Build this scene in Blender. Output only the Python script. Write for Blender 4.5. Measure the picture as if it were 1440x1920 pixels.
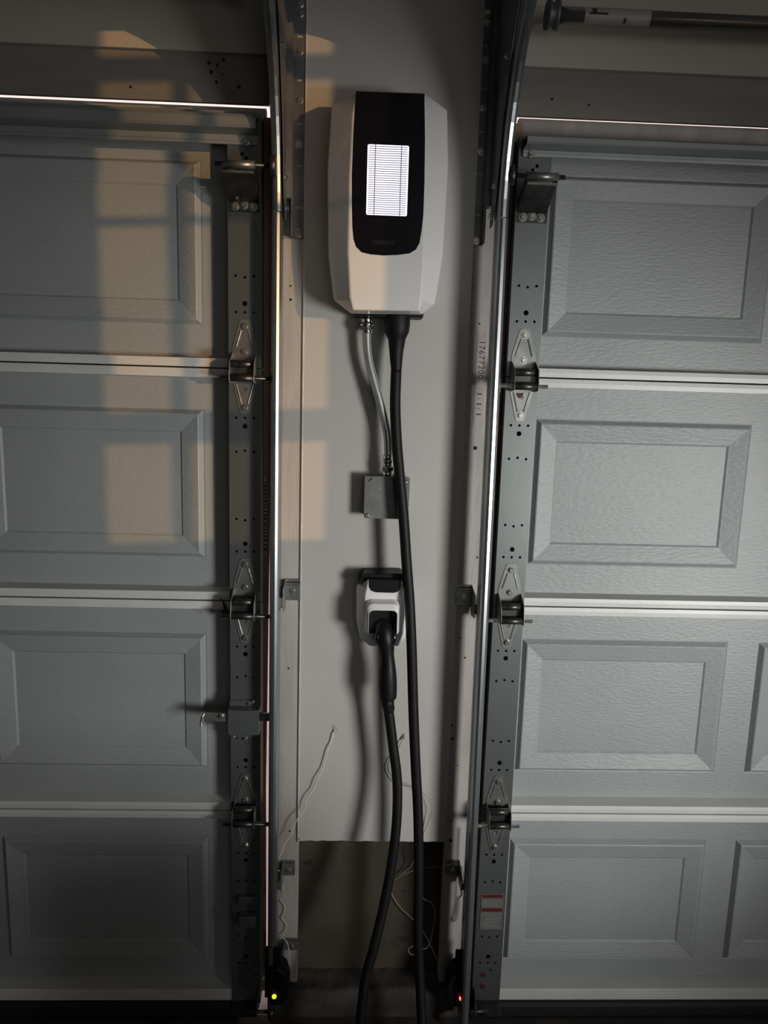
import bpy, math, random
from mathutils import Vector, Matrix
random.seed(7)
PI = math.pi
for o in list(bpy.data.objects): bpy.data.objects.remove(o, do_unlink=True)
sc = bpy.context.scene
COL = sc.collection

# ------------------------------------------------------------ camera, world, lights, exposure
def _rot(p, y, r):
    f = Vector((math.sin(y)*math.cos(p), math.cos(y)*math.cos(p), -math.sin(p)))
    rt = Vector((math.cos(y), -math.sin(y), 0)); dn = f.cross(rt)
    return math.cos(r)*rt+math.sin(r)*dn, -math.sin(r)*rt+math.cos(r)*dn, f
RT, DN, FW = _rot(.166, .0376, -.0294)
CAMP = Vector((0, -1.7176, 1.61)); FPX = 1387.0
cd = bpy.data.cameras.new('camera'); cam = bpy.data.objects.new('camera', cd); COL.objects.link(cam)
M = Matrix.Identity(4)
for i in range(3):
    M[i][0] = RT[i]; M[i][1] = -DN[i]; M[i][2] = -FW[i]; M[i][3] = CAMP[i]
cam.matrix_world = M
cd.sensor_fit = 'VERTICAL'; cd.sensor_height = 36.0; cd.lens = FPX*36.0/1920.0
cd.clip_start = .02; cd.clip_end = 200
sc.camera = cam
def at(px, py, Y):
    """point on the vertical plane y=Y seen at this place of the photograph"""
    d = FW*FPX+RT*(px-720)+DN*(py-960)
    return CAMP+d*((Y-CAMP.y)/d.y)

sc.view_settings.view_transform = 'Standard'
sc.view_settings.look = 'None'
sc.view_settings.gamma = 1.0
sc.view_settings.use_curve_mapping = False
sc.view_settings.exposure = 0.0

w = bpy.data.worlds.new('dusk'); sc.world = w; w.use_nodes = True
bg = w.node_tree.nodes['Background']
bg.inputs[0].default_value = (1.0, .80, .76, 1); bg.inputs[1].default_value = 1.15

def aim(o, target):
    d = Vector(target)-o.location
    o.rotation_euler = d.to_track_quat('-Z', 'Y').to_euler()
SUN_TAN = .95; SUN_EL = math.radians(2.0)
sl = bpy.data.lights.new('low_sun', 'SUN'); so = bpy.data.objects.new('low_sun', sl); COL.objects.link(so)
sl.energy = 1.25; sl.color = (1.0, .55, .20); sl.angle = math.radians(.22)
hd = Vector((-SUN_TAN, 1, 0)).normalized()
sd = Vector((hd.x*math.cos(SUN_EL), hd.y*math.cos(SUN_EL), -math.sin(SUN_EL)))
so.location = (6, -6, 3); so.rotation_euler = sd.to_track_quat('-Z', 'Y').to_euler()

kl = bpy.data.lights.new('key_spot', 'SPOT'); ko = bpy.data.objects.new('key_spot', kl); COL.objects.link(ko)  # unseen spot added as key light; its cone is shaped for the falloff
kl.energy = 250; kl.color = (1.0, .985, .955); kl.shadow_soft_size = .32; kl.spot_size = math.radians(53); kl.spot_blend = 1.0
ko.location = (1.95, -2.30, 1.10); aim(ko, (.33, 0, 1.06))

al = bpy.data.lights.new('window_daylight', 'AREA'); ao = bpy.data.objects.new('window_daylight', al); COL.objects.link(ao)
al.shape = 'RECTANGLE'; al.size = .8; al.size_y = 1.1; al.energy = 22; al.color = (.95, .93, 1.0)
ao.location = (3.35, -3.7, 1.95); aim(ao, (0, -1.2, 1.6))

fl = bpy.data.lights.new('fill_light', 'AREA'); fo = bpy.data.objects.new('fill_light', fl); COL.objects.link(fo)  # fill added behind the camera to lift the shadows; no doorway stands there
fl.shape = 'RECTANGLE'; fl.size = 1.6; fl.size_y = 1.5; fl.energy = 9; fl.color = (1.0, .97, .94)
fo.location = (1.3, -5.6, 1.5); aim(fo, (.4, 0, 1.2))

# ------------------------------------------------------------ materials
def nd(nt, t, **k):
    n = nt.nodes.new(t)
    for a, b in k.items(): setattr(n, a, b)
    return n
def mat(name, col, rough=.5, metal=0.0, col2=None, nscale=8.0, nstretch=(1, 1, 1), bump=0.0, bscale=60.0,
        bstretch=(1, 1, 1), spots=None, spotscale=30.0, spotcut=.72, rvar=0.0, coat=0.0, emis=None, estr=0.0, mixlo=.35, mixhi=.65):
    m = bpy.data.materials.new(name); m.use_nodes = True
    nt = m.node_tree; b = nt.nodes['Principled BSDF']
    b.inputs['Base Color'].default_value = (*col, 1); b.inputs['Roughness'].default_value = rough
    b.inputs['Metallic'].default_value = metal
    if coat: b.inputs['Coat Weight'].default_value = coat; b.inputs['Coat Roughness'].default_value = .08
    tc = nd(nt, 'ShaderNodeTexCoord')
    def noise(scale, stretch, detail=5):
        mp = nd(nt, 'ShaderNodeMapping'); mp.inputs['Scale'].default_value = stretch
        nt.links.new(tc.outputs['Object'], mp.inputs['Vector'])
        n = nd(nt, 'ShaderNodeTexNoise'); n.inputs['Scale'].default_value = scale; n.inputs['Detail'].default_value = detail
        nt.links.new(mp.outputs['Vector'], n.inputs['Vector']); return n
    cur = None
    if col2:
        n = noise(nscale, nstretch)
        mr = nd(nt, 'ShaderNodeMapRange'); mr.inputs['From Min'].default_value = mixlo; mr.inputs['From Max'].default_value = mixhi
        nt.links.new(n.outputs['Fac'], mr.inputs['Value'])
        mx = nd(nt, 'ShaderNodeMix', data_type='RGBA')
        mx.inputs[6].default_value = (*col, 1); mx.inputs[7].default_value = (*col2, 1)
        nt.links.new(mr.outputs['Result'], mx.inputs[0]); cur = mx.outputs[2]
        if rvar:
            r = nd(nt, 'ShaderNodeMapRange'); r.inputs['To Min'].default_value = max(.02, rough-rvar); r.inputs['To Max'].default_value = rough+rvar
            nt.links.new(n.outputs['Fac'], r.inputs['Value']); nt.links.new(r.outputs['Result'], b.inputs['Roughness'])
    if spots:
        n = noise(spotscale, (1, 1, 1), 2)
        mr = nd(nt, 'ShaderNodeMapRange'); mr.inputs['From Min'].default_value = spotcut; mr.inputs['From Max'].default_value = spotcut+.04
        nt.links.new(n.outputs['Fac'], mr.inputs['Value'])
        mx = nd(nt, 'ShaderNodeMix', data_type='RGBA')
        if cur: nt.links.new(cur, mx.inputs[6])
        else: mx.inputs[6].default_value = (*col, 1)
        mx.inputs[7].default_value = (*spots, 1)
        nt.links.new(mr.outputs['Result'], mx.inputs[0]); cur = mx.outputs[2]
    if cur: nt.links.new(cur, b.inputs['Base Color'])
    if bump:
        n = noise(bscale, bstretch)
        bp = nd(nt, 'ShaderNodeBump'); bp.inputs['Strength'].default_value = bump; bp.inputs['Distance'].default_value = .002
        nt.links.new(n.outputs['Fac'], bp.inputs['Height']); nt.links.new(bp.outputs['Normal'], b.inputs['Normal'])
    if emis:
        b.inputs['Emission Color'].default_value = (*emis, 1); b.inputs['Emission Strength'].default_value = estr
    return m
MT = {}
MT['drywall'] = mat('painted drywall', (.50, .475, .455), .62, col2=(.46, .45, .425), nscale=3, bump=.25, bscale=220, spots=(.16, .14, .12), spotscale=26, spotcut=.80)
MT['jamb'] = mat('white painted jamb board', (.45, .425, .40), .5, col2=(.36, .34, .315), nscale=9, nstretch=(3, 3, .5), bump=.3, bscale=70, bstretch=(3, 3, .4), spots=(.07, .06, .05), spotscale=42, spotcut=.76)
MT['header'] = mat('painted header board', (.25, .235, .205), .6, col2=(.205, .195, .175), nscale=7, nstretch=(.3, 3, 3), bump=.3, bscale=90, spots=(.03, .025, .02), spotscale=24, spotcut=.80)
MT['header_wall'] = mat('drywall above the doors', (.52, .49, .42), .7, col2=(.47, .445, .385), nscale=4, bump=.2, bscale=200)
MT['caulk'] = mat('caulk bead with highlight', (.66, .62, .57), .5, col2=(.52, .49, .45), nscale=25, bump=.3, bscale=90)
MT['room'] = mat('room drywall', (.56, .54, .50), .8, col2=(.52, .50, .465), nscale=2, bump=.1, bscale=150)
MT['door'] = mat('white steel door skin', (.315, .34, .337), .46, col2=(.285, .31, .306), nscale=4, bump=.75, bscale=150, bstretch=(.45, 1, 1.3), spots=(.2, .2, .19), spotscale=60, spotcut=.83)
MT['rail'] = mat('steel door rail', (.66, .67, .65), .42, col2=(.58, .59, .57), nscale=12, nstretch=(.4, 1, 1), bump=.2, bscale=120)
MT['stile'] = mat('galvanised stile', (.20, .22, .215), .40, metal=.72, col2=(.155, .172, .17), nscale=5, nstretch=(1, 1, .5), rvar=.08, bump=.06, bscale=60)
MT['hinge'] = mat('galvanised hinge steel', (.33, .34, .32), .36, metal=.75, col2=(.22, .23, .215), nscale=30, rvar=.1)
MT['barrel'] = mat('dark hinge barrel steel', (.10, .10, .095), .38, metal=.8, col2=(.06, .06, .06), nscale=40)
MT['bolt'] = mat('zinc bolt', (.62, .62, .58), .25, metal=.9, col2=(.5, .5, .47), nscale=60)
MT['track'] = mat('galvanised track', (.42, .46, .47), .30, metal=.85, col2=(.27, .30, .31), nscale=14, nstretch=(1, 1, .3), rvar=.12)
MT['angle'] = mat('punched angle steel', (.20, .205, .215), .5, metal=.6, col2=(.13, .135, .145), nscale=16)
MT['strut'] = mat('strut steel', (.33, .36, .35), .42, metal=.4, col2=(.25, .275, .27), nscale=6)
MT['tube'] = mat('galvanised torsion tube', (.42, .41, .40), .28, metal=.85, col2=(.28, .27, .27), nscale=18, nstretch=(.3, 1, 1), rvar=.1)
MT['blackrub'] = mat('black rubber', (.007, .007, .008), .55, col2=(.005, .005, .006), nscale=30)
MT['blackplastic'] = mat('black plastic', (.007, .007, .008), .45, col2=(.005, .005, .006), nscale=30)
for k_ in ('blackrub', 'blackplastic'): MT[k_].node_tree.nodes['Principled BSDF'].inputs['Specular IOR Level'].default_value = .28
MT['gloss'] = mat('glossy black panel', (.006, .006, .009), .12, col2=(.005, .005, .008), nscale=10)
MT['shell'] = mat('white charger shell', (.80, .80, .78), .28, col2=(.77, .77, .75), nscale=6, bump=.05, bscale=260, coat=.3)
MT['chrome'] = mat('bright zinc fitting', (.75, .76, .74), .14, metal=1.0, col2=(.6, .61, .6), nscale=30)
MT['conduit'] = mat('grey conduit', (.46, .48, .46), .3, metal=.6, col2=(.36, .38, .36), nscale=20)
MT['box'] = mat('galvanised box cover', (.20, .205, .205), .45, metal=.25, col2=(.155, .16, .16), nscale=22, spots=(.36, .36, .35), spotscale=55, spotcut=.70)
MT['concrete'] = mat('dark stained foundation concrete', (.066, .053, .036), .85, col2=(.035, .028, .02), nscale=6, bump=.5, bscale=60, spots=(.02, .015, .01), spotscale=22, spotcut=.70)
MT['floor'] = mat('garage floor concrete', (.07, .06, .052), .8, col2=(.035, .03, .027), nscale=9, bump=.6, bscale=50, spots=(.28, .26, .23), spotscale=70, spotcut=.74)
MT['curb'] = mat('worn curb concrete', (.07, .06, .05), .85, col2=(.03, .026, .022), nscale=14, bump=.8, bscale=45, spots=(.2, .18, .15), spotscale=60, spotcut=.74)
MT['drive'] = mat('driveway concrete', (.62, .56, .52), .8, col2=(.5, .45, .42), nscale=5, bump=.2)
MT['stop'] = mat('brown pink door stop', (.40, .27, .21), .6, col2=(.27, .19, .15), nscale=20, nstretch=(1, 1, .3))
MT['wire'] = mat('white wire', (.78, .74, .66), .4, col2=(.7, .66, .58), nscale=30)
MT['dimwire'] = mat('darker pale wire', (.34, .31, .27), .5, col2=(.26, .24, .21), nscale=30)  # same pale wire in a darker colour, for the lower and rear runs
MT['darkwire'] = mat('dark wire', (.05, .035, .03), .5, col2=(.03, .02, .02), nscale=30)
MT['seal'] = mat('black bottom seal', (.006, .006, .006), .7, col2=(.004, .004, .004), nscale=20)
MT['red'] = mat('dark red paint', (.09, .005, .005), .6, col2=(.06, .003, .003), nscale=40)
MT['label'] = mat('grey label', (.13, .135, .13), .5, col2=(.10, .105, .10), nscale=90, nstretch=(.4, 1, 1.5))
MT['stick'] = mat('pale sticker', (.42, .38, .36), .45, col2=(.34, .31, .30), nscale=30)
MT['faint'] = mat('faint grey print', (.20, .20, .195), .5, col2=(.17, .17, .165), nscale=30)
MT['ink'] = mat('black ink', (.02, .02, .02), .6, col2=(.015, .015, .015), nscale=20)
MT['logo'] = mat('grey lettering', (.028, .028, .034), .4, col2=(.024, .024, .030), nscale=20)
MT['hole'] = mat('hole in board', (.01, .008, .006), .9, col2=(.008, .006, .005), nscale=20)
MT['scuff'] = mat('torn drywall paper', (.46, .42, .38), .8, col2=(.25, .22, .19), nscale=60, bump=.6, bscale=120)
MT['screen'] = mat('lit screen', (.8, .8, .85), .3, emis=(.93, .92, 1.0), estr=1.12)
MT['screenline'] = mat('dark screen line', (.02, .02, .05), .4, emis=(.16, .15, .26), estr=.6)
MT['ledred'] = mat('red indicator', (.8, .02, .02), .3, emis=(1.0, .035, .02), estr=14)
MT['ledcore'] = mat('yellow green indicator', (.6, .8, .02), .3, emis=(.55, .85, .01), estr=1.6)
MT['leaf'] = mat('dry leaf', (.07, .05, .035), .8, col2=(.04, .03, .02), nscale=40)

# ------------------------------------------------------------ mesh helpers
class MB:
    def __init__(s): s.v = []; s.f = []; s.sm = []
    def add(s, vs, fs, smooth=False):
        b = len(s.v); s.v += [Vector(v) for v in vs]
        for f in fs: s.f.append([b+i for i in f]); s.sm.append(smooth)
        return s
    def box(s, x0, x1, y0, y1, z0, z1):
        x0, x1 = sorted((x0, x1)); y0, y1 = sorted((y0, y1)); z0, z1 = sorted((z0, z1))
        return s.add([(x0, y0, z0), (x1, y0, z0), (x1, y1, z0), (x0, y1, z0), (x0, y0, z1), (x1, y0, z1), (x1, y1, z1), (x0, y1, z1)],
                     [(0, 3, 2, 1), (4, 5, 6, 7), (0, 1, 5, 4), (1, 2, 6, 5), (2, 3, 7, 6), (3, 0, 4, 7)])
    def loft(s, rings, smooth=True, cap=True, closed=True):
        n = len(rings[0]); b = len(s.v)
        for r in rings: s.v += [Vector(p) for p in r]
        for i in range(len(rings)-1):
            for j in range(n if closed else n-1):
                k = (j+1) % n
                s.f.append([b+i*n+j, b+i*n+k, b+(i+1)*n+k, b+(i+1)*n+j]); s.sm.append(smooth)
        if cap and closed:
            s.f.append([b+j for j in range(n)][::-1]); s.sm.append(False)
            e = b+(len(rings)-1)*n
            s.f.append([e+j for j in range(n)]); s.sm.append(False)
        return s
    def tube(s, pts, r, n=12, smooth=True):
        pts = [Vector(p) for p in pts]; rr = r if isinstance(r, (list, tuple)) else [r]*len(pts)
        rings = []; prev = None
        for i, p in enumerate(pts):
            t = (pts[min(i+1, len(pts)-1)]-pts[max(i-1, 0)])
            if t.length < 1e-9: t = Vector((0, 0, 1))
            t.normalize()
            if prev is None:
                a = Vector((0, 0, 1)) if abs(t.z) < .9 else Vector((1, 0, 0))
                u = t.cross(a).normalized()
            else:
                u = (prev-t*prev.dot(t))
                u = u.normalized() if u.length > 1e-6 else t.orthogonal().normalized()
            prev = u; v = t.cross(u)
            rings.append([p+(u*math.cos(2*PI*k/n)+v*math.sin(2*PI*k/n))*rr[i] for k in range(n)])
        return s.loft(rings, smooth)
    def disc(s, c, axis, r, h, n=16, r2=None):
        c = Vector(c); a = Vector(axis).normalized()
        return s.tube([c, c+a*h], [r, r if r2 is None else r2], n)
    def prism(s, poly, fn, d0, d1):
        """poly (u,v) extruded between depths d0 and d1; fn(u,v,d)->point"""
        n = len(poly)
        return s.loft([[fn(u, v, d0) for u, v in poly], [fn(u, v, d1) for u, v in poly]], smooth=False)
    def build(s, name, m, parent=None, bevel=0, seg=2, sub=0, auto=True):
        me = bpy.data.meshes.new(name); me.from_pydata([tuple(v) for v in s.v], [], s.f); me.update()
        for p, q in zip(me.polygons, s.sm): p.use_smooth = q
        import bmesh
        bm = bmesh.new(); bm.from_mesh(me); bmesh.ops.recalc_face_normals(bm, faces=bm.faces); bm.to_mesh(me); bm.free()
        me.materials.append(MT[m] if isinstance(m, str) else m)
        o = bpy.data.objects.new(name, me); COL.objects.link(o)
        if parent is not None: o.parent = parent; o.matrix_parent_inverse = world_inv(parent)
        if bevel:
            b = o.modifiers.new('bevel', 'BEVEL'); b.width = bevel; b.segments = seg; b.limit_method = 'ANGLE'; b.angle_limit = math.radians(28)
            b.harden_normals = False
            for p in me.polygons: p.use_smooth = True
            wn = o.modifiers.new('wn', 'WEIGHTED_NORMAL'); wn.keep_sharp = True
        if sub:
            b = o.modifiers.new('sub', 'SUBSURF'); b.levels = sub; b.render_levels = sub
        return o
def world_inv(p):
    m = Matrix.Identity(4); q = p
    while q is not None: m = q.matrix_basis.copy() if q.parent is None else m; q = q.parent
    return m.inverted() if p.parent is None else Matrix.Identity(4)
# every root Empty sits at its base; children are modelled in world space and offset by the parent's inverse
def root(name, loc, label=None, cat=None, group=None, kind=None):
    o = bpy.data.objects.new(name, None); COL.objects.link(o); o.location = loc; o.empty_display_size = .05
    o.matrix_basis = Matrix.Translation(Vector(loc))
    return tag(o, label, cat, group, kind)
def tag(o, label=None, cat=None, group=None, kind=None):
    if label: o['label'] = label
    if cat: o['category'] = cat
    if group: o['group'] = group
    if kind: o['kind'] = kind
    return o
def spline(pts, n=8):
    P = [Vector(p) for p in pts]; P = [P[0]*2-P[1]]+P+[P[-1]*2-P[-2]]; out = []
    for i in range(1, len(P)-2):
        for k in range(n):
            t = k/n; a, b, c, d = P[i-1], P[i], P[i+1], P[i+2]
            out.append(.5*((2*b)+(c-a)*t+(2*a-5*b+4*c-d)*t*t+(3*b-a-3*c+d)*t**3))
    out.append(P[-2]); return out
def circ(cx, cy, r, n=14): return [(cx+r*math.cos(2*PI*k/n), cy+r*math.sin(2*PI*k/n)) for k in range(n)]
def rrect(x0, x1, z0, z1, r, n=5):
    out = []
    for cx, cz, a0 in ((x1-r, z1-r, 0), (x0+r, z1-r, 90), (x0+r, z0+r, 180), (x1-r, z0+r, 270)):
        for k in range(n+1):
            a = math.radians(a0+90*k/n); out.append((cx+r*math.cos(a), cz+r*math.sin(a)))
    return out
def plate(mb, outline, holes, th, fn):
    """flat plate with true holes: a filled 2D curve, extruded; fn(u,v,w)->world"""
    cu = bpy.data.curves.new('tmp', 'CURVE'); cu.dimensions = '2D'; cu.fill_mode = 'BOTH'; cu.extrude = th/2
    for pts in [outline]+holes:
        sp = cu.splines.new('POLY'); sp.points.add(len(pts)-1)
        for p, q in zip(sp.points, pts): p.co = (q[0], q[1], 0, 1)
        sp.use_cyclic_u = True
    o = bpy.data.objects.new('tmp', cu); COL.objects.link(o); dg = bpy.context.evaluated_depsgraph_get(); dg.update()
    me = bpy.data.meshes.new_from_object(o.evaluated_get(dg))
    mb.add([fn(v.co.x, v.co.y, v.co.z) for v in me.vertices], [list(p.vertices) for p in me.polygons])
    bpy.data.objects.remove(o); bpy.data.curves.remove(cu); bpy.data.meshes.remove(me)
def text_mesh(mb, s, size, fn, th=.0004, spacing=1.0, align='CENTER'):
    cu = bpy.data.curves.new('tmpt', 'FONT'); cu.body = s; cu.size = size; cu.extrude = th; cu.align_x = align; cu.align_y = 'CENTER'
    cu.space_character = spacing
    o = bpy.data.objects.new('tmpt', cu); COL.objects.link(o); dg = bpy.context.evaluated_depsgraph_get(); dg.update()
    me = bpy.data.meshes.new_from_object(o.evaluated_get(dg))
    mb.add([fn(v.co.x, v.co.y, v.co.z) for v in me.vertices], [list(p.vertices) for p in me.polygons])
    bpy.data.objects.remove(o); bpy.data.curves.remove(cu); bpy.data.meshes.remove(me)
def XZ(y0): return lambda u, v, w: (u, y0-w, v)
def hexbolt(mb, x, y, z, r=.0062, h=.005, axis=(0, -1, 0), rot=0.3):
    a = Vector(axis)
    mb.disc((x, y, z), a, r*1.35, .0012, 16)
    c = Vector((x, y, z))+a*.0012; u = a.orthogonal().normalized(); v = a.cross(u)
    ring = lambda rr, d: [c+a*d+(u*math.cos(k*PI/3+rot)+v*math.sin(k*PI/3+rot))*rr for k in range(6)]
    mb.loft([ring(r, 0), ring(r, h*.75), ring(r*.8, h)], smooth=False)

YW = -.02          # inside face of the jambs
# ------------------------------------------------------------ setting
def struct(o): return tag(o, kind='structure')
H = 2.75; XL, XR, YB = -3.3, 3.1, -6.0
struct(MB().box(XL, XR, YB, -.035, -.12, 0).build('floor', 'floor'))
struct(MB().box(XL-.1, XR+.1, YB-.1, .12, H, H+.1).build('ceiling', 'room'))
struct(MB().box(XL-.1, XL, YB-.1, .12, -.1, H).build('wall_left', 'room'))
struct(MB().box(XL-.1, XR+.1, YB-.1, YB, -.1, H).build('wall_back', 'room'))
# right wall with the window openings the low sun comes through
def wy(x0, y0): return y0-(XR-x0)/SUN_TAN
hyp = math.hypot(3.177, 3.344); DZ = hyp*math.tan(SUN_EL)
ya, yb, yc, ydd = wy(-.077, YW), wy(-.404, 0), wy(-.434, 0), wy(-.64, 0)
zs = [(1.258+DZ, 1.488+DZ), (1.561+DZ, 1.965+DZ), (1.985+DZ, 2.248+DZ), (2.299+DZ, 2.363+DZ)]
wz0, wz1 = zs[0][0]-.04, zs[-1][1]+.03; wy0, wy1 = ydd-.04, ya+.04
struct(MB().box(XR, XR+.1, YB, wy0, 0, H).box(XR, XR+.1, wy1, .12, 0, H).box(XR, XR+.1, wy0, wy1, 0, wz0)
       .box(XR, XR+.1, wy0, wy1, wz1, H).build('wall_right', 'room'))
win = struct(root('window_1', (XR, (wy0+wy1)/2, wz0)))
m = MB()
m.box(XR+.0, XR+.02, wy0, ydd, wz0, wz1).box(XR, XR+.02, ya, wy1, wz0, wz1).box(XR, XR+.02, ydd, ya, wz0, zs[0][0]).box(XR, XR+.02, ydd, ya, zs[-1][1], wz1)
m.build('window_frame', 'jamb', win)
m = MB(); m.box(XR+.004, XR+.014, yc, yb, zs[0][0], zs[-1][1])
for a, b in zip(zs[:-1], zs[1:]): m.box(XR+.005, XR+.013, ydd, ya, a[1], b[0])
m.build('glazing_bars', 'jamb', win)

# pillar between the doors
PXL, PXR = -.127, .243
FY = YW-.004
# drywall face with a slightly ragged lower edge
m = MB(); pts = [(PXL, 2.6), (PXR, 2.6)]
zb = .488; pts += [(PXR, zb+.003)]
n = 24
for k in range(n+1):
    x = PXR-(PXR-PXL)*k/n; pts.append((x, zb+random.uniform(-.0012, .0012)))
pts += [(PXL+.004, zb+.004), (PXL, zb+.012)]
m.prism(pts, lambda u, v, d: (u, d, v), FY, FY+.0127)
struct(m.build('wall_front', 'drywall'))
# foundation behind, framing block above it
struct(MB().box(-.20, .33, .042, .16, -.1, .56).build('wall_foundation', 'concrete'))
struct(MB().box(-.195, .318, -.008, .12, .56, 2.6).build('wall_framing', 'room'))
# curb ledge with a worn front edge
from mathutils import noise as _ns
m = MB(); rings = []
for i in range(161):
    x = -.20+.53*i/160; ring = [(x, .06, -.1), (x, .06, .070)]
    for k in range(9):
        y = .05-.080*k/8; ring.append((x, y, .070+.004*_ns.noise(Vector((x*22, y*22, 0)))+.002*_ns.noise(Vector((x*70, y*70, 3)))))
    e = .004*_ns.noise(Vector((x*14, 5, 0)))
    ring += [(x, -.036+e, .064), (x, -.040+e, .054), (x, -.041+e*.6, .03), (x, -.042, -.1)]
    rings.append(ring)
m.loft(rings, smooth=True)
struct(m.build('floor_curb', 'curb'))
# jamb boards
struct(MB().box(-.196, PXL, YW, .015, .083, 2.62).build('trim_1', 'jamb', bevel=.0015))
struct(MB().box(PXR, .318, YW, .015, .083, 2.62).build('trim_2', 'jamb', bevel=.0015))
struct(MB().box(PXL-.0018, PXL+.0012, FY-.0012, YW, .484, 2.6).build('trim_9', 'caulk', bevel=.0006))  # caulk bead, coloured lighter to paint in the bright highlight along the edge
# door openings: header boards, drywall above, outer stops
for i, (xa, xb) in enumerate(((XL, -.196), (.318, XR))):
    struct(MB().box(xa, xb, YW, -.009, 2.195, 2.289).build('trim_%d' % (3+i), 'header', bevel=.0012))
    m = MB().box(xa, xb, YW-.012, .09, 2.289, H).box(xa, xb, .03, .09, 2.245, 2.289)
    struct(m.build('wall_header' if i == 0 else 'wall_header_right', 'header_wall', bevel=.002))
struct(MB().box(XL, -.215, .012, .028, 2.12, 2.1985).build('trim_5', 'jamb', bevel=.001))
struct(MB().box(.335, XR, .012, .028, 2.12, 2.2012).build('trim_6', 'jamb', bevel=.001))
m = MB(); m.prism([(-.245, .03), (-.2105, .03), (-.2125, .60), (-.2065, 1.15), (-.1990, 1.60), (-.1965, 2.18), (-.245, 2.18)], lambda u, v, d: (u, d, v), .010, .024)
struct(m.build('trim_7', 'stop', bevel=.001))
struct(MB().box(.300, .345, .010, .026, .02, 2.19).build('trim_8', 'stop', bevel=.001))
# ground outside
tag(MB().box(-6, 6, -.035, 12, -.12, -.004).build('ground_outside', 'drive'), kind='structure')

# bin-shaped blocker below the view, added to shade the foot of the left door
sb = root('shade_blocker', (.555, -1.06, 0), 'tall grey bin-shaped blocker added out of view to shade the left garage door', 'light blocker')
m = MB(); m.loft([rr_ for rr_ in [[(.555+sx*(.120+.02*t), -1.06+sy*(.10+.02*t), .005+.750*t) for sx, sy in ((-1, -1), (1, -1), (1, 1), (-1, 1))] for t in (0, .5, 1)]], smooth=False)
m.build('body', 'angle', sb, bevel=.01)
m = MB().box(.555-.145, .555+.145, -1.06-.128, -1.06+.128, .755, .78).box(.555-.10, .555+.10, -1.06-.10, -1.06+.10, .78, .795)
m.build('lid', 'blackplastic', sb, bevel=.006)

# ------------------------------------------------------------ garage doors
PITCH = .5334; ZTOP = 1.61+.567
JZ = [ZTOP-PITCH*k for k in range(5)]             # 2.177 1.6436 1.1102 .5768 .0434
YS, YR, YST = 0.0, -.037, -.048
HX, HZ = .0195, 0.0
def skin(xa, xb, z0, z1, cols, zcap=9):
    """one door section's sheet with its embossed raised panels, seen from behind"""
    m = MB(); cz = (z0+z1)/2+.0333-.0003
    cz = z1-.2667
    oB, oT = cz-.1741, cz+.1741
    xs = [xa]
    for c in cols: xs += [c[0], c[1]]
    xs.append(xb)
    z1 = min(z1, zcap); zc = [z0, oB, oT, z1]
    for i in range(len(xs)-1):
        for k in range(3):
            if i % 2 == 1 and k == 1:
                prof = [(0, 0), (.0025, .0012), (.011, -.0105), (.0135, -.0115), (.048, -.0035), (.051, -.0030), (.0555, .0005)]
                rings = []
                for d, y in prof:
                    rings.append([(xs[i]+d, YS+y, oB+d), (xs[i+1]-d, YS+y, oB+d), (xs[i+1]-d, YS+y, oT-d), (xs[i]+d, YS+y, oT-d)])
                b = len(m.v)
                for r in rings: m.v += [Vector(p) for p in r]
                for a in range(len(rings)-1):
                    for j in range(4):
                        kk = (j+1) % 4
                        m.f.append([b+a*4+j, b+a*4+kk, b+(a+1)*4+kk, b+(a+1)*4+j]); m.sm.append(False)
                e = b+(len(rings)-1)*4
                m.f.append([e, e+1, e+2, e+3]); m.sm.append(False)
            else:
                m.add([(xs[i], YS, zc[k]), (xs[i+1], YS, zc[k]), (xs[i+1], YS, zc[k+1]), (xs[i], YS, zc[k+1])], [(0, 1, 2, 3)])
    # folded back edge so the sheet has thickness
    m.box(xa, xb, YS+.002, YS+.004, z0, z1)
    return m
def rail_mesh(xa, xb, zlo, zhi, lip):
    """folded channel along a section edge; lip = small step of the upper lip"""
    m = MB()
    prof = [(0.0, zlo), (YR, zlo), (YR-.001, (zlo+zhi)/2), (YR, zhi-.0015), (0.0, zhi+lip)]
    r0 = [(xa, y, z) for y, z in prof]; r1 = [(xb, y, z) for y, z in prof]
    return m.loft([r0, r1], smooth=False)
def stile_holes(xc, z1, half=None):
    c = z1-.2607; out = []
    for s in (1, -1):
        if half and s == 1: continue
        for dx in (-.0195, 0, .0195):
            out.append(circ(xc+dx, c+s*.1525+(0), .0030, 12))
            out.append(circ(xc+dx, c+s*.0765+(.0028*s if dx == 0 else 0), .0030, 12))
        out.append(circ(xc, c+s*.1340, .0056, 16))
        out.append(circ(xc+(.008), c+s*.1725, .0028, 10))
    return out
def stile_mesh(xa, xb, z0, z1, holes):
    m = MB()
    plate(m, [(xa, z0), (xb, z0), (xb, z1), (xa, z1)], holes, .0014, XZ(YST+.0007))
    m.box(xa, xa+.0014, YST+.001, -.001, z0, z1); m.box(xb-.0014, xb, YST+.001, -.001, z0, z1)
    m.box(xa, xb, YST+.001, -.001, z1-.0014, z1); m.box(xa, xb, YST+.001, -.001, z0, z0+.0014)
    return m
def rib(m, x0, z0, x1, z1, y, w=.0045, h=.0022):
    a = Vector((x0, y, z0)); b = Vector((x1, y, z1)); t = (b-a).normalized(); n = Vector((-t.z, 0, t.x))
    m.loft([[a-n*w/2, a-n*w*.2+Vector((0, -h, 0)), a+n*w*.2+Vector((0, -h, 0)), a+n*w/2],
            [b-n*w/2, b-n*w*.2+Vector((0, -h, 0)), b+n*w*.2+Vector((0, -h, 0)), b+n*w/2]], smooth=False)
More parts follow.
